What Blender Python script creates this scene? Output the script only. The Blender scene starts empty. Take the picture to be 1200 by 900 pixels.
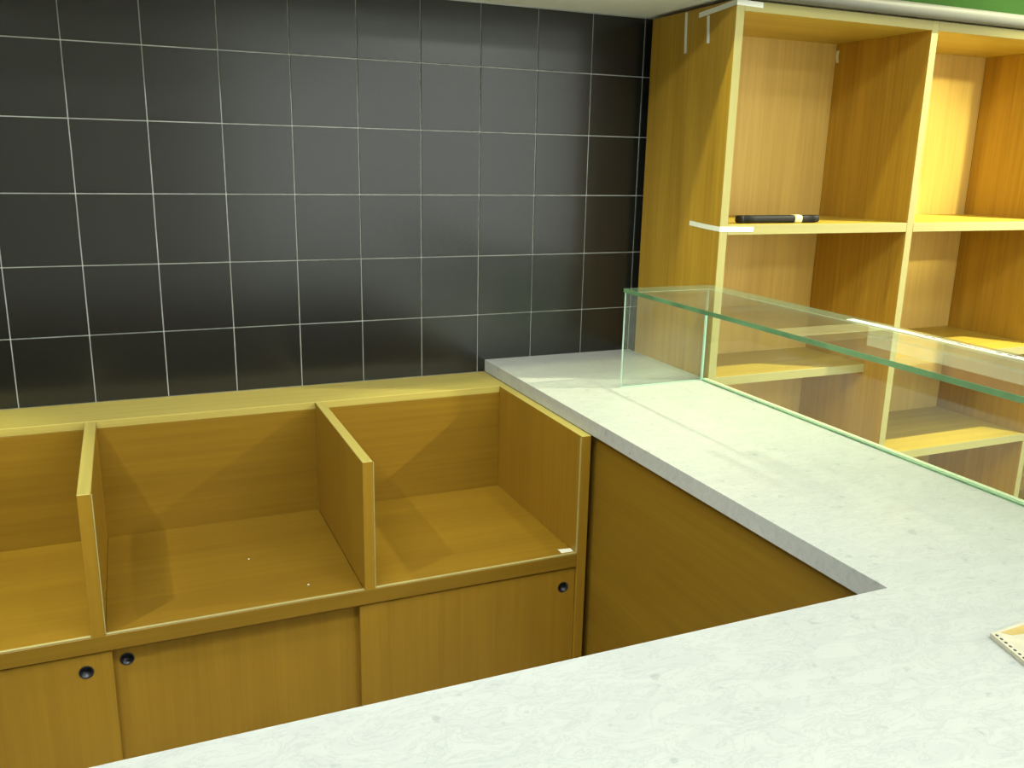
import bpy, bmesh, math, random
from mathutils import Matrix, Vector
from mathutils.geometry import tessellate_polygon

random.seed(7)
D = bpy.data
SC = bpy.context.scene
COL = SC.collection

# ------------------------------------------------------------------ camera
R = ((0.91769356, -0.39676429, 0.02041133),
     (-0.07960075, -0.23396085, -0.96898196),
     (0.3892329, 0.88760375, -0.2462871))          # rows: right, down, forward
cam_data = D.cameras.new('camera')
cam = D.objects.new('camera', cam_data)
COL.objects.link(cam)
m = Matrix(((R[0][0], -R[1][0], -R[2][0], 0.31477632),
            (R[0][1], -R[1][1], -R[2][1], -2.77580248),
            (R[0][2], -R[1][2], -R[2][2], 1.59387016),
            (0, 0, 0, 1)))
cam.matrix_world = m
cam_data.sensor_width = 36.0
cam_data.lens = 36.0 * 1035.8926738 / 1200.0
cam_data.clip_start = 0.02
SC.camera = cam

# ------------------------------------------------------------------ world, exposure
w = D.worlds.new('world')
SC.world = w
w.use_nodes = True
w.node_tree.nodes['Background'].inputs[0].default_value = (0.75, 0.8, 0.75, 1)
w.node_tree.nodes['Background'].inputs[1].default_value = 0.15
vs = SC.view_settings
vs.view_transform = 'Standard'
vs.look = 'None'
vs.gamma = 1
vs.use_curve_mapping = False
vs.exposure = 0.5

# ------------------------------------------------------------------ lights
def aim(o, loc, target):
    o.location = loc
    d = Vector(target) - Vector(loc)
    o.rotation_euler = d.to_track_quat('-Z', 'Y').to_euler()

def spot(name, loc, target, power, color, angle, blend=0.4, size=0.03):
    l = D.lights.new(name, 'SPOT')
    l.energy = power
    l.color = color
    l.spot_size = math.radians(angle)
    l.spot_blend = blend
    l.shadow_soft_size = size
    o = D.objects.new(name, l)
    COL.objects.link(o)
    aim(o, loc, target)
    return o

def area(name, loc, target, power, color, sx, sy):
    l = D.lights.new(name, 'AREA')
    l.shape = 'RECTANGLE'
    l.size = sx
    l.size_y = sy
    l.energy = power
    l.color = color
    o = D.objects.new(name, l)
    COL.objects.link(o)
    aim(o, loc, target)
    return o

# added unseen ceiling panels for general fill
area('ceiling_fill_light', (0.0, -2.2, 2.97), (0.0, -2.25, 0), 34, (0.96, 1.0, 0.95), 1.2, 0.3)
area('ceiling_fill_light', (1.9, -2.6, 2.97), (1.9, -2.8, 0), 18, (0.96, 1.0, 0.93), 1.2, 0.3)
area('ceiling_fill_light', (3.0, -4.6, 2.97), (3.0, -4.6, 0), 45, (0.96, 1.0, 0.93), 1.2, 0.6)
area('ceiling_fill_light', (-1.2, -4.6, 2.97), (-1.2, -4.6, 0), 10, (0.96, 1.0, 0.93), 1.2, 0.6)
# overhead spots in front of the bulkhead
spot('overhead_spot', (1.25, -0.84, 2.9), (2.0, -0.62, 1.1), 40, (0.97, 1.0, 0.45), 75, 0.5)
spot('overhead_spot', (1.78, -0.705, 2.9), (1.72, -0.60, 0.92), 22, (0.93, 1.0, 0.55), 44, 0.6)
spot('overhead_spot', (-0.6, -0.95, 2.9), (-0.5, -0.5, 0.5), 85, (0.98, 1.0, 0.42), 42, 0.5)
spot('overhead_spot', (0.95, -1.5, 2.9), (0.9, -0.5, 0.5), 12, (1.0, 0.95, 0.72), 60, 0.5)
spot('overhead_spot', (-0.7, -1.55, 2.9), (1.1, -0.55, 0.65), 66, (0.97, 1.0, 0.95), 58, 0.6)  # added fill from the left for divider faces and marble edge
# customer side spots that rake the shelf unit from the right
spot('shop_spot', (3.9, -4.0, 2.75), (3.22, -0.07, 1.60), 640, (1.0, 0.97, 0.48), 12.5, 0.7, 0.12)
spot('shop_spot', (4.05, -1.3, 2.95), (2.75, -0.40, 1.15), 380, (1.0, 0.97, 0.62), 60, 0.8)

# ------------------------------------------------------------------ materials
def new_mat(name):
    mt = D.materials.new(name)
    mt.use_nodes = True
    nt = mt.node_tree
    return mt, nt, nt.nodes['Principled BSDF']

def plain(name, color, rough=0.5, metal=0.0, spec=0.5, noise=0.0, nscale=8.0, bump=0.0):
    mt, nt, b = new_mat(name)
    b.inputs['Roughness'].default_value = rough
    b.inputs['Metallic'].default_value = metal
    b.inputs['Specular IOR Level'].default_value = spec
    tc = nt.nodes.new('ShaderNodeTexCoord')
    nz = nt.nodes.new('ShaderNodeTexNoise')
    nz.inputs['Scale'].default_value = nscale
    nz.inputs['Detail'].default_value = 5
    nt.links.new(tc.outputs['Object'], nz.inputs['Vector'])
    rp = nt.nodes.new('ShaderNodeValToRGB')
    rp.color_ramp.elements[0].position = 0.3
    rp.color_ramp.elements[1].position = 0.7
    rp.color_ramp.elements[0].color = tuple(c * (1 - noise) for c in color) + (1,)
    rp.color_ramp.elements[1].color = tuple(min(1, c * (1 + noise)) for c in color) + (1,)
    nt.links.new(nz.outputs['Fac'], rp.inputs['Fac'])
    nt.links.new(rp.outputs['Color'], b.inputs['Base Color'])
    if bump:
        bp = nt.nodes.new('ShaderNodeBump')
        bp.inputs['Strength'].default_value = bump
        bp.inputs['Distance'].default_value = 0.001
        nt.links.new(nz.outputs['Fac'], bp.inputs['Height'])
        nt.links.new(bp.outputs['Normal'], b.inputs['Normal'])
    return mt

def wood(name, axis, base, contrast=0.22, rough=0.42):
    """oak veneer, grain running along axis"""
    mt, nt, b = new_mat(name)
    L = nt.links.new
    tc = nt.nodes.new('ShaderNodeTexCoord')
    mp = nt.nodes.new('ShaderNodeMapping')
    sc = [70.0, 70.0, 70.0]
    sc['XYZ'.index(axis)] = 1.6
    mp.inputs['Scale'].default_value = sc
    L(tc.outputs['Object'], mp.inputs['Vector'])
    n1 = nt.nodes.new('ShaderNodeTexNoise')
    n1.inputs['Scale'].default_value = 1.0
    n1.inputs['Detail'].default_value = 7
    n1.inputs['Roughness'].default_value = 0.65
    L(mp.outputs['Vector'], n1.inputs['Vector'])
    mp2 = nt.nodes.new('ShaderNodeMapping')
    sc2 = [9.0, 9.0, 9.0]
    sc2['XYZ'.index(axis)] = 0.7
    mp2.inputs['Scale'].default_value = sc2
    L(tc.outputs['Object'], mp2.inputs['Vector'])
    n2 = nt.nodes.new('ShaderNodeTexNoise')
    n2.inputs['Scale'].default_value = 1.0
    n2.inputs['Detail'].default_value = 3
    n2.inputs['Distortion'].default_value = 0.6
    L(mp2.outputs['Vector'], n2.inputs['Vector'])
    add = nt.nodes.new('ShaderNodeMath')
    add.operation = 'MULTIPLY_ADD'
    add.inputs[1].default_value = 0.55
    L(n1.outputs['Fac'], add.inputs[0])
    mul = nt.nodes.new('ShaderNodeMath')
    mul.operation = 'MULTIPLY'
    mul.inputs[1].default_value = 0.45
    L(n2.outputs['Fac'], mul.inputs[0])
    L(mul.outputs[0], add.inputs[2])
    rp = nt.nodes.new('ShaderNodeValToRGB')
    e = rp.color_ramp.elements
    e[0].position = 0.36
    e[1].position = 0.64
    e[0].color = (base[0] * (1 - contrast), base[1] * (1 - contrast * 1.25), base[2] * (1 - contrast * 1.5), 1)
    e[1].color = (min(1, base[0] * (1 + contrast)), min(1, base[1] * (1 + contrast * 1.1)), base[2] * (1 + contrast), 1)
    L(add.outputs[0], rp.inputs['Fac'])
    L(rp.outputs['Color'], b.inputs['Base Color'])
    b.inputs['Roughness'].default_value = rough
    b.inputs['Specular IOR Level'].default_value = 0.25
    bp = nt.nodes.new('ShaderNodeBump')
    bp.inputs['Strength'].default_value = 0.12
    bp.inputs['Distance'].default_value = 0.0006
    L(n1.outputs['Fac'], bp.inputs['Height'])
    L(bp.outputs['Normal'], b.inputs['Normal'])
    return mt

def marble(name, rot):
    mt, nt, b = new_mat(name)
    L = nt.links.new
    tc = nt.nodes.new('ShaderNodeTexCoord')
    mp = nt.nodes.new('ShaderNodeMapping')
    mp.inputs['Rotation'].default_value = (0, 0, rot)
    mp.inputs['Scale'].default_value = (3.0, 7.0, 4.0)
    L(tc.outputs['Object'], mp.inputs['Vector'])
    cloud = nt.nodes.new('ShaderNodeTexNoise')
    cloud.inputs['Scale'].default_value = 4.5
    cloud.inputs['Detail'].default_value = 8
    cloud.inputs['Roughness'].default_value = 0.6
    cloud.inputs['Distortion'].default_value = 0.8
    L(mp.outputs['Vector'], cloud.inputs['Vector'])
    r1 = nt.nodes.new('ShaderNodeValToRGB')
    r1.color_ramp.elements[0].position = 0.33
    r1.color_ramp.elements[0].color = (0.475, 0.500, 0.492, 1)
    r1.color_ramp.elements[1].position = 0.56
    r1.color_ramp.elements[1].color = (0.515, 0.540, 0.522, 1)
    L(cloud.outputs['Fac'], r1.inputs['Fac'])
    vein = nt.nodes.new('ShaderNodeTexNoise')
    vein.inputs['Scale'].default_value = 4.5
    vein.inputs['Detail'].default_value = 9
    vein.inputs['Roughness'].default_value = 0.72
    vein.inputs['Distortion'].default_value = 1.4
    L(mp.outputs['Vector'], vein.inputs['Vector'])
    r2 = nt.nodes.new('ShaderNodeValToRGB')
    e = r2.color_ramp.elements
    e[0].position = 0.47
    e[0].color = (1, 1, 1, 1)
    e[1].position = 0.53
    e[1].color = (1, 1, 1, 1)
    x = e.new(0.50)
    x.color = (0.80, 0.82, 0.83, 1)
    L(vein.outputs['Fac'], r2.inputs['Fac'])
    mx = nt.nodes.new('ShaderNodeMix')
    mx.data_type = 'RGBA'
    mx.blend_type = 'MULTIPLY'
    mx.inputs['Factor'].default_value = 0.75
    L(r1.outputs['Color'], mx.inputs['A'])
    L(r2.outputs['Color'], mx.inputs['B'])
    sp = nt.nodes.new('ShaderNodeTexNoise')
    sp.inputs['Scale'].default_value = 34.0
    sp.inputs['Detail'].default_value = 4
    L(tc.outputs['Object'], sp.inputs['Vector'])
    r3 = nt.nodes.new('ShaderNodeValToRGB')
    r3.color_ramp.elements[0].position = 0.655
    r3.color_ramp.elements[0].color = (1, 1, 1, 1)
    r3.color_ramp.elements[1].position = 0.72
    r3.color_ramp.elements[1].color = (0.80, 0.82, 0.84, 1)
    L(sp.outputs['Fac'], r3.inputs['Fac'])
    m3 = nt.nodes.new('ShaderNodeMix')
    m3.data_type = 'RGBA'
    m3.blend_type = 'MULTIPLY'
    m3.inputs['Factor'].default_value = 1.0
    L(mx.outputs['Result'], m3.inputs['A'])
    L(r3.outputs['Color'], m3.inputs['B'])
    L(m3.outputs['Result'], b.inputs['Base Color'])
    b.inputs['Roughness'].default_value = 0.32
    b.inputs['Specular IOR Level'].default_value = 0.4
    return mt

def glass_face():
    mt = D.materials.new('clear_glass')
    mt.use_nodes = True
    nt = mt.node_tree
    nt.nodes.clear()
    L = nt.links.new
    out = nt.nodes.new('ShaderNodeOutputMaterial')
    tr = nt.nodes.new('ShaderNodeBsdfTransparent')
    tr.inputs['Color'].default_value = (0.955, 0.985, 0.965, 1)
    gl = nt.nodes.new('ShaderNodeBsdfGlossy')
    gl.inputs['Roughness'].default_value = 0.01
    lw = nt.nodes.new('ShaderNodeLayerWeight')
    lw.inputs['Blend'].default_value = 0.5       # schlick, the same from both sides of a pane
    pw = nt.nodes.new('ShaderNodeMath')
    pw.operation = 'POWER'
    pw.inputs[1].default_value = 5.0
    L(lw.outputs['Facing'], pw.inputs[0])
    fr = nt.nodes.new('ShaderNodeMath')
    fr.operation = 'MULTIPLY_ADD'
    fr.inputs[1].default_value = 0.96
    fr.inputs[2].default_value = 0.04
    L(pw.outputs[0], fr.inputs[0])
    # smears and dust: a faint grey film
    df = nt.nodes.new('ShaderNodeBsdfDiffuse')
    df.inputs['Color'].default_value = (0.8, 0.85, 0.8, 1)
    mx = nt.nodes.new('ShaderNodeMixShader')
    L(fr.outputs[0], mx.inputs[0])
    L(tr.outputs[0], mx.inputs[1])
    L(gl.outputs[0], mx.inputs[2])
    tc = nt.nodes.new('ShaderNodeTexCoord')
    nz = nt.nodes.new('ShaderNodeTexNoise')
    nz.inputs['Scale'].default_value = 6
    L(tc.outputs['Object'], nz.inputs['Vector'])
    mr = nt.nodes.new('ShaderNodeMapRange')
    mr.inputs['From Min'].default_value = 0.35
    mr.inputs['From Max'].default_value = 0.75
    mr.inputs['To Min'].default_value = 0.012
    mr.inputs['To Max'].default_value = 0.035
    L(nz.outputs['Fac'], mr.inputs['Value'])
    m2 = nt.nodes.new('ShaderNodeMixShader')
    L(mr.outputs[0], m2.inputs[0])
    L(mx.outputs[0], m2.inputs[1])
    L(df.outputs[0], m2.inputs[2])
    L(m2.outputs[0], out.inputs['Surface'])
    return mt

def see_through(name, color, opacity):
    mt = D.materials.new(name)
    mt.use_nodes = True
    nt = mt.node_tree
    nt.nodes.clear()
    L = nt.links.new
    out = nt.nodes.new('ShaderNodeOutputMaterial')
    tr = nt.nodes.new('ShaderNodeBsdfTransparent')
    df = nt.nodes.new('ShaderNodeBsdfDiffuse')
    df.inputs['Color'].default_value = color + (1,)
    tl = nt.nodes.new('ShaderNodeBsdfTranslucent')
    tl.inputs['Color'].default_value = color + (1,)
    a = nt.nodes.new('ShaderNodeMixShader')
    a.inputs[0].default_value = 0.5
    L(df.outputs[0], a.inputs[1])
    L(tl.outputs[0], a.inputs[2])
    b = nt.nodes.new('ShaderNodeMixShader')
    b.inputs[0].default_value = opacity
    L(tr.outputs[0], b.inputs[1])
    L(a.outputs[0], b.inputs[2])
    L(b.outputs[0], out.inputs['Surface'])
    return mt

OAK = (0.42, 0.25, 0.03)
OAK_D = (0.285, 0.162, 0.015)
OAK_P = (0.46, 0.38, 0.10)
M = {}
for ax in 'XYZ':
    M['oak' + ax] = wood('oak_grain_' + ax.lower(), ax, OAK, 0.19)
    M['bin' + ax] = wood('oak_cabinet_grain_' + ax.lower(), ax, [c * (1.12 if ax == 'Z' else 0.86) for c in OAK_D], 0.10)  # shading put into the colour: upright-grain panels lighter, the others darker
M['ledge'] = wood('pale_oak_top', 'X', OAK_P, 0.10)  # light from above put into the ledge colour, paler than the cabinet
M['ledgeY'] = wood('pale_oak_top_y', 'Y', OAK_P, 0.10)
M['edge'] = wood('oak_edge_banding', 'Z', (0.36, 0.325, 0.125), 0.06)
M['edgeX'] = wood('oak_edge_banding_level', 'X', (0.36, 0.325, 0.125), 0.06)
M['shelf'] = wood('oak_shelf', 'X', (0.47, 0.34, 0.05), 0.12)
M['back'] = wood('pinkish_oak_back', 'Z', (0.62, 0.43, 0.12), 0.12)
M['pale'] = plain('pale_edge_strip', (0.40, 0.35, 0.14), 0.35)
M['marble_side'] = marble('marble_streaked', 0.15)
M['marble_front'] = marble('marble_veined', 1.25)
M['glass'] = glass_face()
M['glass_edge'] = plain('green_glass_edge', (0.13, 0.27, 0.13), 0.15, spec=0.8, noise=0.35, nscale=9)
M['glass_edge_pale'] = plain('pale_glass_edge', (0.55, 0.80, 0.66), 0.2, spec=0.8, noise=0.1)
M['base_pale'] = plain('pale_green_strip', (0.62, 0.70, 0.48), 0.4)
M['edge_clear'] = see_through('clear_green_edge', (0.35, 0.60, 0.40), 0.35)
M['pale_band'] = see_through('translucent_band', (0.86, 0.90, 0.72), 0.55)
M['tile'] = plain('dark_glazed_tile', (0.0125, 0.013, 0.0115), 0.22, spec=0.6, noise=0.12, nscale=3)
M['grout'] = plain('pale_grout', (0.60, 0.62, 0.58), 0.8, noise=0.1, nscale=20)
M['white'] = plain('white_paint', (0.90, 0.92, 0.86), 0.6, noise=0.02)
M['room'] = plain('grey_white_paint', (0.62, 0.63, 0.58), 0.7, noise=0.03)
M['green'] = plain('green_paint', (0.022, 0.062, 0.012), 0.9, spec=0.05, noise=0.08, nscale=4)
M['metal'] = plain('grey_rail', (0.10, 0.105, 0.09), 0.5, metal=0.0, noise=0.05)
M['floor'] = plain('pale_floor', (0.50, 0.48, 0.42), 0.4, noise=0.15, nscale=5)
M['tape'] = plain('white_paper_tape', (0.80, 0.82, 0.74), 0.6, noise=0.03, nscale=60)
M['black'] = plain('black_plastic', (0.010, 0.010, 0.011), 0.6, spec=0.25)
M['cream'] = plain('cream_band', (0.72, 0.68, 0.40), 0.5)
M['cup'] = plain('dark_cup', (0.01, 0.012, 0.02), 0.35)
M['ink'] = plain('dark_ink', (0.03, 0.03, 0.05), 0.6)
M['paper'] = plain('cream_paper', (0.56, 0.53, 0.40), 0.75, noise=0.08, nscale=60)
M['stripe'] = plain('ochre_stripe', (0.52, 0.38, 0.13), 0.75, noise=0.10, nscale=50)
md, ntd, bd = new_mat('glow_front')  # glowing panes of the added panel behind the camera
bd.inputs['Base Color'].default_value = (0.1, 0.1, 0.1, 1)
bd.inputs['Emission Color'].default_value = (0.93, 1.0, 0.93, 1)
bd.inputs['Emission Strength'].default_value = 1.7
M['glow'] = md
md2, ntd, bd = new_mat('glow_side')  # glowing panes of the added side panel
bd.inputs['Base Color'].default_value = (0.1, 0.1, 0.1, 1)
bd.inputs['Emission Color'].default_value = (1.0, 0.98, 0.80, 1)
bd.inputs['Emission Strength'].default_value = 2.6
M['glow2'] = md2
M['crumb'] = plain('white_crumb', (0.8, 0.8, 0.7), 0.7)

# ------------------------------------------------------------------ helpers
def link(name, me, mats, parent=None, loc=(0, 0, 0)):
    o = D.objects.new(name, me)
    COL.objects.link(o)
    for mt in (mats if isinstance(mats, (list, tuple)) else [mats]):
        me.materials.append(mt)
    if parent is not None:
        o.parent = parent
    o.location = loc
    return o

def bm_obj(name, bm, mats, parent=None, loc=(0, 0, 0), smooth=False):
    me = D.meshes.new(name)
    bmesh.ops.recalc_face_normals(bm, faces=bm.faces)
    if smooth:
        for f in bm.faces:
            f.smooth = True
    bm.to_mesh(me)
    bm.free()
    return link(name, me, mats, parent, loc)

def add_box(bm, a, b):
    vs_ = [bm.verts.new((x, y, z)) for x in (a[0], b[0]) for y in (a[1], b[1]) for z in (a[2], b[2])]
    for q in ((0, 1, 3, 2), (4, 6, 7, 5), (0, 4, 5, 1), (2, 3, 7, 6), (0, 2, 6, 4), (1, 5, 7, 3)):
        bm.faces.new([vs_[i] for i in q])
    return vs_

def box(name, a, b, mats, parent=None, bevel=0.0015, origin=(0, 0, 0), edges=None):
    """box between world corners a and b; edges = function(normal, center) -> material index"""
    lo = [min(a[i], b[i]) - origin[i] for i in range(3)]
    hi = [max(a[i], b[i]) - origin[i] for i in range(3)]
    bm = bmesh.new()
    add_box(bm, lo, hi)
    bmesh.ops.recalc_face_normals(bm, faces=bm.faces)
    if bevel:
        bmesh.ops.bevel(bm, geom=list(bm.edges), offset=bevel, segments=1, affect='EDGES')
    if edges:
        bm.normal_update()
        for f in bm.faces:
            f.material_index = edges(f.normal)
    return bm_obj(name, bm, mats, parent)

def empty(name, loc, label, cat, group=None):
    o = D.objects.new(name, None)
    COL.objects.link(o)
    o.location = loc
    o.empty_display_size = 0.1
    return tag(o, label, cat, group)

def tag(o, label, cat, group=None):
    o['label'] = label
    o['category'] = cat
    if group:
        o['group'] = group
    return o

def structure(o):
    o['kind'] = 'structure'
    return o

def prism(bm, pts, z0, z1):
    lo = [bm.verts.new((p[0], p[1], z0)) for p in pts]
    hi = [bm.verts.new((p[0], p[1], z1)) for p in pts]
    bm.faces.new(lo)
    bm.faces.new(hi)
    n = len(pts)
    for i in range(n):
        bm.faces.new((lo[i], lo[(i + 1) % n], hi[(i + 1) % n], hi[i]))

# ------------------------------------------------------------------ setting
X0, X1, Y0, H = -3.2, 5.4, -6.0, 3.0
structure(box('floor', (X0, Y0, -0.1), (X1, 0.2, 0.0), M['floor'], bevel=0))
structure(box('ceiling', (X0, Y0, H), (X1, 0.2, H + 0.1), M['white'], bevel=0))
wall = structure(box('wall_back', (X0, 0.004, 0.0), (X1, 0.2, H), M['grout'], bevel=0))
structure(box('wall_left', (X0 - 0.1, Y0, 0.0), (X0, 0.2, H), M['room'], bevel=0))
structure(box('wall_right', (X1, Y0, 0.0), (X1 + 0.1, 0.2, H), M['room'], bevel=0))
structure(box('wall_front', (X0, Y0 - 0.1, 0.0), (X1, Y0, H), M['room'], bevel=0))
# added glowing panel with frame behind the camera, for reflections and fill
panel1 = structure(box('fill_panel_1', (1.25, Y0, 0.50), (4.85, Y0 + 0.02, 0.56), M['room'], bevel=0))
for a_, b_ in (((1.25, 2.69), (4.85, 2.75)), ((1.25, 0.56), (1.31, 2.69)), ((4.79, 0.56), (4.85, 2.69)), ((3.02, 0.56), (3.08, 2.69))):
    box('frame', (a_[0], Y0, a_[1]), (b_[0], Y0 + 0.02, b_[1]), M['room'], panel1, bevel=0)
for a_, b_ in ((1.31, 3.02), (3.08, 4.79)):
    box('glowing_pane', (a_, Y0 + 0.001, 0.56), (b_, Y0 + 0.006, 2.69), M['glow'], panel1, bevel=0)
panel2 = structure(box('fill_panel_2', (X1, -5.4, 0.20), (X1 - 0.02, -1.0, 0.26), M['room'], bevel=0))  # added glowing panel on the unseen side wall, fill for shelf backs
for a_, b_ in (((-5.4, 2.54), (-1.0, 2.60)), ((-5.4, 0.26), (-5.34, 2.54)), ((-1.06, 0.26), (-1.0, 2.54)), ((-3.23, 0.26), (-3.17, 2.54))):
    box('frame', (X1, a_[0], a_[1]), (X1 - 0.02, b_[0], b_[1]), M['room'], panel2, bevel=0)
for a_, b_ in ((-5.34, -3.23), (-3.17, -1.06)):
    box('glowing_pane', (X1 - 0.001, a_, 0.26), (X1 - 0.006, b_, 2.54), M['glow2'], panel2, bevel=0)

# dark wall tiles, one object each, 20 cm grid
T, G = 0.2, 0.0032
ZT = 0.8776
tile_mesh = None
for r in range(6):
    for c in range(-7, 11):
        top = T if r < 5 else 0.19
        if tile_mesh is None or r == 5:
            bm = bmesh.new()
            add_box(bm, (G / 2, 0.0, G / 2), (T - G / 2, 0.008, top - G / 2))
            bmesh.ops.recalc_face_normals(bm, faces=bm.faces)
            es = [e for e in bm.edges if all(v.co.y < 0.001 for v in e.verts)]
            bmesh.ops.bevel(bm, geom=es, offset=0.0008, segments=1, affect='EDGES')
            if r == 5 and tile_mesh is not None and c > -7:
                bm.free()
            else:
                tile_mesh = D.meshes.new('tile')
                bm.to_mesh(tile_mesh)
                bm.free()
                tile_mesh.materials.append(M['tile'])
        o = D.objects.new('tile', tile_mesh)
        COL.objects.link(o)
        o.parent = wall
        o.location = (c * T, random.uniform(-0.0004, 0.0004), ZT + r * T)
        o.rotation_euler = (random.gauss(0, 0.0012), 0, random.gauss(0, 0.0012))

# bulkhead over the wall: white underside, green front, round rail at its foot
bulk = structure(box('trim_1', (X0, 0.0, 2.070), (X1, -0.50, H), M['white'], bevel=0))
box('green_panel', (X0, -0.501, 2.10), (X1, -0.512, H), M['green'], bulk, bevel=0)
bm = bmesh.new()
bmesh.ops.create_cone(bm, cap_ends=True, segments=32, radius1=0.021, radius2=0.021, depth=X1 - X0,
                      matrix=Matrix.Translation(((X0 + X1) / 2, -0.524, 2.079)) @ Matrix.Rotation(math.pi / 2, 4, 'Y'))
rail = structure(bm_obj('trim_2', bm, M['metal'], smooth=True))

# ------------------------------------------------------------------ bin cabinet along the tiled wall
CX0, CX1, CT, YF, YB = -1.07, 1.427, 0.878, -0.781, -0.206
base = (0.2, -0.39, 0.0)
cab = empty('bin_cabinet', base, 'long low oak cabinet with three open bins above sliding doors, against the dark tiles', 'cabinet')

def part(name, a, b, mt, parent=cab, bevel=0.0012, org=base, edges=None):
    return box(name, a, b, mt, parent, bevel, org, edges)

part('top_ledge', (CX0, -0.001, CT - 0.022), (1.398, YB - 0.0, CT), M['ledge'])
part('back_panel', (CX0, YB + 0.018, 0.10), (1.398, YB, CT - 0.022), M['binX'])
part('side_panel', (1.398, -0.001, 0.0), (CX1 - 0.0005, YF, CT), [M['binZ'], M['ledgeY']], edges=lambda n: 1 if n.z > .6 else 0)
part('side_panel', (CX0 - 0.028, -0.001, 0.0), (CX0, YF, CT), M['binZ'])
DIV = [(-0.448, -0.420), (0.176, 0.204), (0.799, 0.825)]
for a, b in DIV:
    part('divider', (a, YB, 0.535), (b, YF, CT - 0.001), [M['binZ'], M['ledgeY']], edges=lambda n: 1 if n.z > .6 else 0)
bins = [(CX0, -0.448), (-0.420, 0.176), (0.204, 0.799), (0.825, 1.398)]
for a, b in bins:
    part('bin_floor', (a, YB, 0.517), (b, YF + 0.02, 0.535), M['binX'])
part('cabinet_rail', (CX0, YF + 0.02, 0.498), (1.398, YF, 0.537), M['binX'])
for a, b in bins:
    part('edge_strip', (a + 0.001, YF + 0.008, 0.5372), (b - 0.001, YF + 0.001, 0.5405), M['pale'], bevel=0.0005)
for x in (0.204, 0.825):
    part('edge_strip', (x + 0.0001, YF + 0.006, 0.541), (x + 0.0026, YF + 0.0006, CT - 0.004), M['pale'], bevel=0.0004)
part('edge_strip', (1.3954, YF + 0.006, 0.541), (1.3979, YF + 0.0006, CT - 0.004), M['pale'], bevel=0.0004)
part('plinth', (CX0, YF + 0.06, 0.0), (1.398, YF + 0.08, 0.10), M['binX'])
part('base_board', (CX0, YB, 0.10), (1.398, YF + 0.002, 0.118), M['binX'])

def holed_door(x0, x1, z0, z1, y, th, hx, hz, hr=0.0142, n=28):
    """sliding door facing -Y with a finger hole"""
    outer = [(x0, z0), (x1, z0), (x1, z1), (x0, z1)]
    hole = [(hx + hr * math.cos(t * 2 * math.pi / n), hz + hr * math.sin(t * 2 * math.pi / n)) for t in range(n)]
    tris = tessellate_polygon([[Vector((p[0], p[1], 0)) for p in outer], [Vector((p[0], p[1], 0)) for p in hole]])
    pts = outer + hole
    bm = bmesh.new()
    fr = [bm.verts.new((p[0] - base[0], y - base[1], p[1])) for p in pts]
    bk = [bm.verts.new((p[0] - base[0], y + th - base[1], p[1])) for p in pts]
    for t in tris:
        bm.faces.new([fr[i] for i in t])
        bm.faces.new([bk[i] for i in reversed(t)])
    for i in range(4):
        j = (i + 1) % 4
        bm.faces.new((fr[i], fr[j], bk[j], bk[i]))
    for i in range(n):
        a, b = 4 + i, 4 + (i + 1) % n
        bm.faces.new((fr[a], bk[a], bk[b], fr[b]))
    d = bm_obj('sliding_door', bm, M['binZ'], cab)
    # cup: rim ring and dark recess
    bm = bmesh.new()
    prof = [(hr + 0.0018, -0.0008), (hr - 0.0012, -0.0010), (hr - 0.0016, th * 0.8), (0.0, th * 0.85)]
    rings = []
    for rr, dy in prof:
        if rr == 0:
            rings.append([bm.verts.new((hx - base[0], y + dy - base[1], hz))])
        else:
            rings.append([bm.verts.new((hx + rr * math.cos(t * 2 * math.pi / n) - base[0], y + dy - base[1],
                                        hz + rr * math.sin(t * 2 * math.pi / n))) for t in range(n)])
    for k in range(len(rings) - 1):
        for i in range(n):
            j = (i + 1) % n
            if len(rings[k + 1]) == 1:
                bm.faces.new((rings[k][i], rings[k][j], rings[k + 1][0]))
            else:
                bm.faces.new((rings[k][i], rings[k][j], rings[k + 1][j], rings[k + 1][i]))
    bm_obj('finger_cup', bm, M['cup'], d, smooth=True)
    return d

holed_door(-0.42, 0.214, 0.12, 0.4935, YF + 0.006, 0.016, 0.158, 0.452)
holed_door(0.200, 0.800, 0.12, 0.496, YF + 0.026, 0.016, 0.243, 0.456)
holed_door(0.786, 1.396, 0.12, 0.4935, YF + 0.006, 0.016, 1.360, 0.440)
holed_door(-1.06, -0.40, 0.12, 0.496, YF + 0.026, 0.016, -1.00, 0.456)

# ------------------------------------------------------------------ counter
cb = (1.7, -1.4, 0.0)
ctr = empty('service_counter', cb, 'l-shaped oak service counter body under the white marble worktop', 'counter')
part('counter_panel', (1.447, -0.01, 0.0), (1.467, -1.82, 0.8788), M['binY'], ctr, org=cb)
part('counter_panel', (1.955, -0.01, 0.0), (1.975, -2.38, 0.8788), M['oakZ'], ctr, org=cb)
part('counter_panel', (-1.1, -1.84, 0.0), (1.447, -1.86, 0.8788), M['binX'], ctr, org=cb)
part('counter_panel', (-1.1, -2.36, 0.0), (1.955, -2.38, 0.8788), M['oakX'], ctr, org=cb)
part('end_panel', (-1.12, -1.84, 0.0), (-1.10, -2.38, 0.8788), M['oakZ'], ctr, org=cb)
XR = 1.9995
YI, YO = -1.803, -2.42
top = empty('marble_worktop', (1.7, -1.4, 0.879), 'white grey-veined marble worktop wrapping the corner of the service counter', 'worktop')
MT = 0.041
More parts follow.
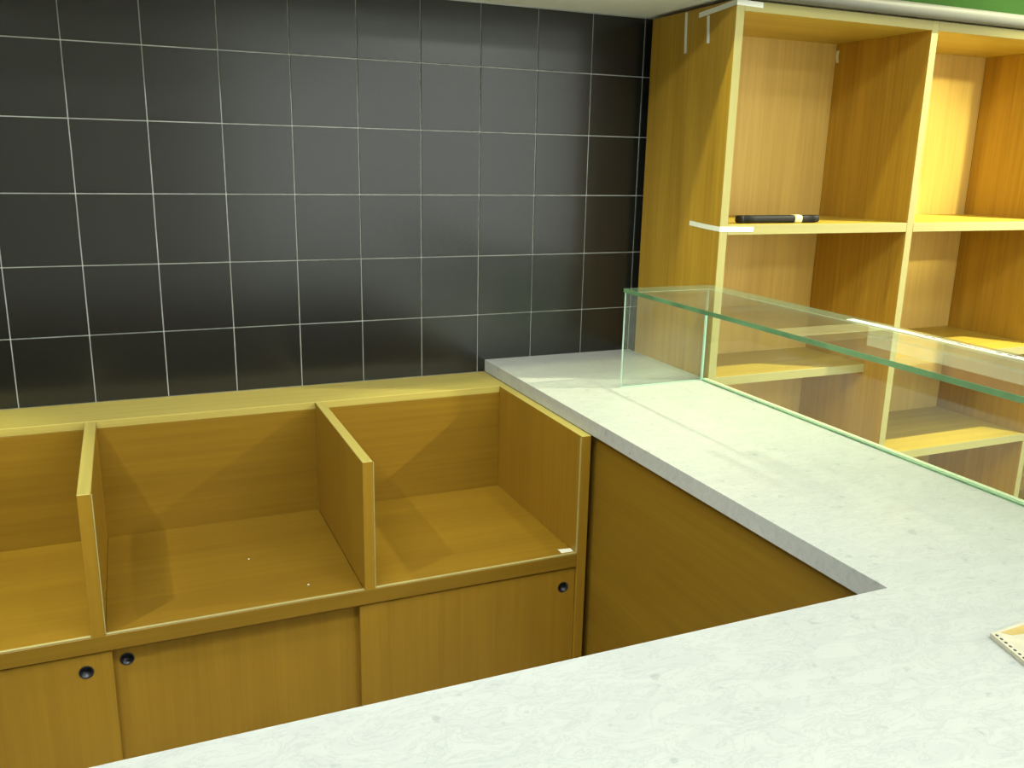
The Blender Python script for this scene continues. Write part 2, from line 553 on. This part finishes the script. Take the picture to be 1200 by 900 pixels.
for pts, mt in (([(1.427, -0.0005), (XR, -0.0005), (XR, YO - 0.0), (1.427, YI)], M['marble_side']),
                ([(1.4266, YI - 0.0004), (XR - 0.0004, YO - 0.0004), (-1.15, YO - 0.0004), (-1.15, YI - 0.0004)], M['marble_front'])):
    bm = bmesh.new()
    prism(bm, [(p[0] - 1.7, p[1] + 1.4) for p in pts], 0.0, MT)
    bmesh.ops.recalc_face_normals(bm, faces=bm.faces)
    es = [e for e in bm.edges if all(v.co.z > MT - 1e-4 for v in e.verts)]
    bmesh.ops.bevel(bm, geom=es, offset=0.0004, segments=1, affect='EDGES')
    bm_obj('marble_slab', bm, mt, top)

# ------------------------------------------------------------------ glass case on the counter
gb = (1.83, -1.3, 0.92)
gc = empty('glass_counter_case', gb, 'low clear glass display guard with green edges standing on the marble worktop', 'display case')
GM = [M['glass'], M['glass_edge'], M['glass_edge_pale'], M['edge_clear']]
GZ, GT, GY, GE = 1.226, 0.012, -0.490, -2.40
part('glass_pane', (1.676, GY, GZ - GT), (1.988, GE, GZ), GM, gc, 0.0006, gb,
     edges=lambda n: 0 if abs(n.z) > .9 else (3 if n.x > .3 or n.y > .3 else 1))
part('glass_pane', (1.680, GY - 0.001, 0.9205), (1.977, GY - 0.009, GZ - GT - 0.0004), GM, gc, 0.0006, gb,
     edges=lambda n: 0 if abs(n.y) > .9 else 2)
part('glass_pane', (1.978, GY - 0.001, 0.9205), (1.986, GE, GZ - GT - 0.0004), GM, gc, 0.0006, gb,
     edges=lambda n: 0 if abs(n.x) > .9 else 2)
part('sealant_bead', (1.9745, GY - 0.012, 0.9205), (1.9778, GE, 0.9235), M['glass_edge'], gc, 0.0, gb)
part('base_strip', (1.9862, GY, 0.9205), (XR, GE, 0.9245), M['base_pale'], gc, 0.0, gb)

# translucent pale band upright inside the front pane
fl = box('translucent_band', (1.9735, -1.165, 1.168), (1.9742, -2.38, 1.2155), M['pale_band'], None, 0)
tag(fl, 'translucent pale band inside the front glass, below its top edge', 'film')
# paper strip with print on top of the glass
st = empty('printed_strip', (1.955, -1.6, GZ), 'narrow white printed paper strip lying along the top of the glass case', 'strip')
sb = (1.955, -1.6, GZ)
box('paper', (1.938, -1.125, GZ + 0.0004), (1.962, -2.38, GZ + 0.0014), M['tape'], st, 0, sb)
y = -1.33
k = 0
bm = bmesh.new()
while y > -2.3:
    L = random.choice((0.004, 0.006, 0.010, 0.014))
    x = 1.950 + random.uniform(-0.002, 0.002)
    add_box(bm, (x - sb[0], y - sb[1], 0.0015), (x + random.uniform(0.003, 0.006) - sb[0], y - L - sb[1], 0.0018))
    y -= L + random.choice((0.003, 0.004, 0.012))
pr = bm_obj('print', bm, M['ink'], st)
pr['kind'] = 'stuff'

# ------------------------------------------------------------------ bookcase
bb = (3.16, -0.25, 0.0)
bk = empty('open_shelf_unit', bb, 'tall open oak shelf unit with square compartments right of the dark tiles', 'shelf unit')
BF, BB, BT = -0.50, -0.044, 2.058
EM = [M['oakZ'], M['edge']]
EX = [M['shelf'], M['edgeX']]
fz = lambda n: 1 if n.y < -.6 else 0
P = 0.775
XS = [2.001 + P * i for i in range(4)]
XS[1:] = [x - 0.0 for x in XS[1:]]
TW = 0.029
for i, x in enumerate(XS):
    part('side_panel' if i in (0, 3) else 'divider', (x, BB if i in (0, 3) else -0.072, 0.0), (x + TW, BF, BT if i in (0, 3) else BT), EM, bk, 0.0008, bb, fz)
for i in range(3):
    a, b = XS[i] + TW, XS[i + 1]
    part('top_board', (a + 0.0002, BB, 2.028), (b - 0.0002, BF, BT - 0.0005), EX, bk, 0.0008, bb, fz)
    part('back_panel', (a + 0.0002, -0.060, 0.02), (b - 0.0002, -0.072, 2.0278), M['back'], bk, 0.0, bb)
    part('bottom_board', (a + 0.0002, -0.073, 0.06), (b - 0.0002, BF, 0.09), EX, bk, 0.0008, bb, fz)
SH = [(0, -0.50, 1.411), (0, -0.388, 0.892), (0, -0.5, 0.48), (1, -0.5, 1.411), (1, -0.5, 0.935), (1, -0.5, 0.575),
      (2, -0.5, 1.411), (2, -0.5, 0.935), (2, -0.5, 0.48)]
for i, yf, z in SH:
    a, b = XS[i] + TW, XS[i + 1]
    part('shelf', (a + 0.0004, -0.0725, z - 0.031), (b - 0.0004, yf, z), EX, bk, 0.0008, bb, fz)

# ------------------------------------------------------------------ tape pieces
def strip_mesh(name, pts, width_vec, mt, label, cat, group=None):
    """thin tape following pts, width along width_vec"""
    bm = bmesh.new()
    wv = Vector(width_vec)
    rows = []
    for p, nrm in pts:
        p, nrm = Vector(p), Vector(nrm)
        o1 = p + nrm * 0.0004
        o2 = p + nrm * 0.0010
        rows.append([bm.verts.new(q) for q in (o1 - wv / 2, o1 + wv / 2, o2 + wv / 2, o2 - wv / 2)])
    for a, b in zip(rows, rows[1:]):
        for i in range(4):
            j = (i + 1) % 4
            bm.faces.new((a[i], a[j], b[j], b[i]))
    bm.faces.new(rows[0])
    bm.faces.new(list(reversed(rows[-1])))
    c = Vector(pts[len(pts) // 2][0])
    for v in bm.verts:
        v.co -= c
    o = bm_obj(name, bm, mt, None, c)
    return tag(o, label, cat, group)

nx, ny, nz = (-1, 0, 0), (0, -1, 0), (0, 0, 1)
dg = (-.7, -.7, 0)
SX = 2.001
strip_mesh('tape', [((SX, -0.338, 1.406), nx), ((SX, -0.42, 1.401), nx), ((SX, -0.4995, 1.398), nx),
                    ((SX + .0001, -0.5003, 1.398), dg), ((SX + 0.002, BF, 1.398), ny), ((2.128, BF, 1.396), ny)],
           (0, 0, 0.015), M['tape'], 'white tape wrapped around the left corner at the upper shelf', 'tape')
strip_mesh('tape', [((SX, -0.312, 2.037), nx), ((SX, -0.42, 2.044), nx), ((SX, -0.4995, 2.050), nx),
                    ((SX + .0001, -0.5003, 2.050), dg), ((SX + 0.002, BF, 2.050), ny), ((2.094, BF, 2.048), ny)],
           (0, 0, 0.015), M['tape'], 'white tape wrapped around the top left corner of the shelf unit', 'tape')
strip_mesh('tape', [((SX, -0.243, 2.055), nx), ((SX, -0.246, 1.99), nx), ((SX, -0.250, 1.932), nx)],
           (0, 0.013, 0), M['tape'], 'long vertical tape piece high on the shelf side, nearer the tiles', 'tape')
strip_mesh('tape', [((SX, -0.362, 2.030), nx), ((SX, -0.366, 1.99), nx), ((SX, -0.370, 1.950), nx)],
           (0, 0.013, 0), M['tape'], 'short vertical tape piece under the corner tape on the shelf side', 'tape')
XD = XS[1]
strip_mesh('tape', [((XD, -0.082, 2.005), nx), ((XD, -0.080, 1.985), nx), ((XD, -0.085, 1.962), nx)],
           (0, 0.014, 0), M['tape'], 'small white tape scrap near the back corner inside the top left compartment', 'tape')
strip_mesh('label_scrap', [((2.93, -0.0722, 0.735), (0, -1, 0)), ((2.945, -0.0722, 0.715), (0, -1, 0))],
           (0.014, 0, 0.006), M['tape'], 'tiny pale paper scrap on the back behind the glass, above the lowest visible shelf', 'scrap')
strip_mesh('tape', [((1.360, -0.750, 0.5355), nz), ((1.397, -0.755, 0.5355), nz)],
           (0, 0.030, 0), M['tape'], 'small white tape patch in the front right corner of the rightmost bin', 'tape')

# crumbs
for (x, y, s, lab) in ((0.553, -0.493, 0.0022, 'tiny white crumb in the middle of the centre bin'),
                       (0.673, -0.700, 0.0032, 'tiny white crumb near the front edge of the centre bin')):
    bm = bmesh.new()
    bmesh.ops.create_icosphere(bm, subdivisions=1, radius=s)
    for v in bm.verts:
        v.co *= random.uniform(0.75, 1.2)
    tag(bm_obj('crumb', bm, M['crumb'], None, (x, y, 0.535 + s * 0.8)), lab, 'crumb')

# ------------------------------------------------------------------ black case with cream band on the shelf
kb = (2.27, -0.445, 1.4118)
case = empty('slim_case', kb, 'slim black case with a cream band on the upper shelf', 'case')
def loft_x(name, stations, mt, parent):
    bm = bmesh.new()
    n = 20
    rows = []
    for x, ry, rz in stations:
        rows.append([])
        for t in range(n):
            a = t * 2 * math.pi / n
            ca, sa = math.cos(a), math.sin(a)
            y_ = ry * math.copysign(abs(ca) ** 0.6, ca)
            z_ = rz * math.copysign(abs(sa) ** 0.6, sa) + 0.0125
            rows[-1].append(bm.verts.new((x, y_, z_)))
    for a, b in zip(rows, rows[1:]):
        for i in range(n):
            j = (i + 1) % n
            bm.faces.new((a[i], a[j], b[j], b[i]))
    bm.faces.new(rows[0])
    bm.faces.new(list(reversed(rows[-1])))
    return bm_obj(name, bm, mt, parent, smooth=True)
st_ = []
for i in range(13):
    x = -0.155 + 0.31 * i / 12
    st_.append((x, 0.0155, 0.0118))
    if i in (1, 11):
        st_.append((x + 0.001, 0.0165, 0.0124))
st_ = [(-0.158, 0.011, 0.009)] + sorted(st_) + [(0.158, 0.011, 0.009)]
loft_x('body', st_, M['black'], case)
loft_x('band', [(0.055, 0.0172, 0.0125), (0.058, 0.0180, 0.0130), (0.080, 0.0180, 0.0130), (0.083, 0.0172, 0.0125)], M['cream'], case)
loft_x('end_cap', [(-0.163, 0.010, 0.008), (-0.160, 0.0168, 0.0123), (-0.150, 0.0168, 0.0123), (-0.149, 0.0158, 0.0119)], M['black'], case)

# ------------------------------------------------------------------ cream card with scalloped dotted edge on the marble
def card():
    o0 = (1.50, -2.00, 0.92)
    c = empty('cream_mat', o0, 'cream mat with an ochre stripe and black-stitched rounded edge on the marble corner', 'mat')
    A, B_ = Vector((1.447, -1.980)), Vector((1.62, -1.968))     # far edge
    Cc, Dd = Vector((1.4255, -2.048)), Vector((1.60, -2.13))
    pts = [A + (B_ - A) * t for t in (0, .3, .6, 1)]
    pts += [Vector((1.63, -2.03)), Dd]
    n = 14
    curve = []
    for i in range(n + 1):
        t = i / n
        p = (1 - t) ** 2 * Dd + 2 * t * (1 - t) * Vector((1.40, -2.12)) + t * t * Cc
        q = p
        curve.append(q)
    pts += curve[1:]
    for i in range(1, 6):
        t = i / 6
        p = Cc + (A - Cc) * t
        pts.append(p + Vector((0.0012 * math.sin(t * math.pi * 6), 0)))
    bm = bmesh.new()
    prism(bm, [(p.x - o0[0], p.y - o0[1]) for p in pts], 0.0006, 0.0075)
    bmesh.ops.recalc_face_normals(bm, faces=bm.faces)
    bm_obj('body', bm, M['paper'], c)
    bm = bmesh.new()
    nrm = Vector((0.053, -0.157)).normalized() 
    s = [Vector(q) for q in ((1.463, -1.985), (1.61, -1.977), (1.61, -2.014), (1.472, -1.997))]
    prism(bm, [(p.x - o0[0], p.y - o0[1]) for p in s], 0.0074, 0.0080)
    bm_obj('ochre_stripe', bm, M['stripe'], c)
    # stitches along the near left edge
    path = [A + (Cc - A) * (i / 7) for i in range(8)] + [p for p in reversed(curve)]
    for i, p in enumerate(path[1:-2:1]):
        q = p + Vector((0.006, 0.001))
        bm = bmesh.new()
        bmesh.ops.create_icosphere(bm, subdivisions=1, radius=0.0022)
        for v in bm.verts:
            v.co.z *= 0.4
            v.co.y *= 1.4
        bm_obj('stitch', bm, M['ink'], c, (q.x - o0[0], q.y - o0[1], 0.0078))
card()
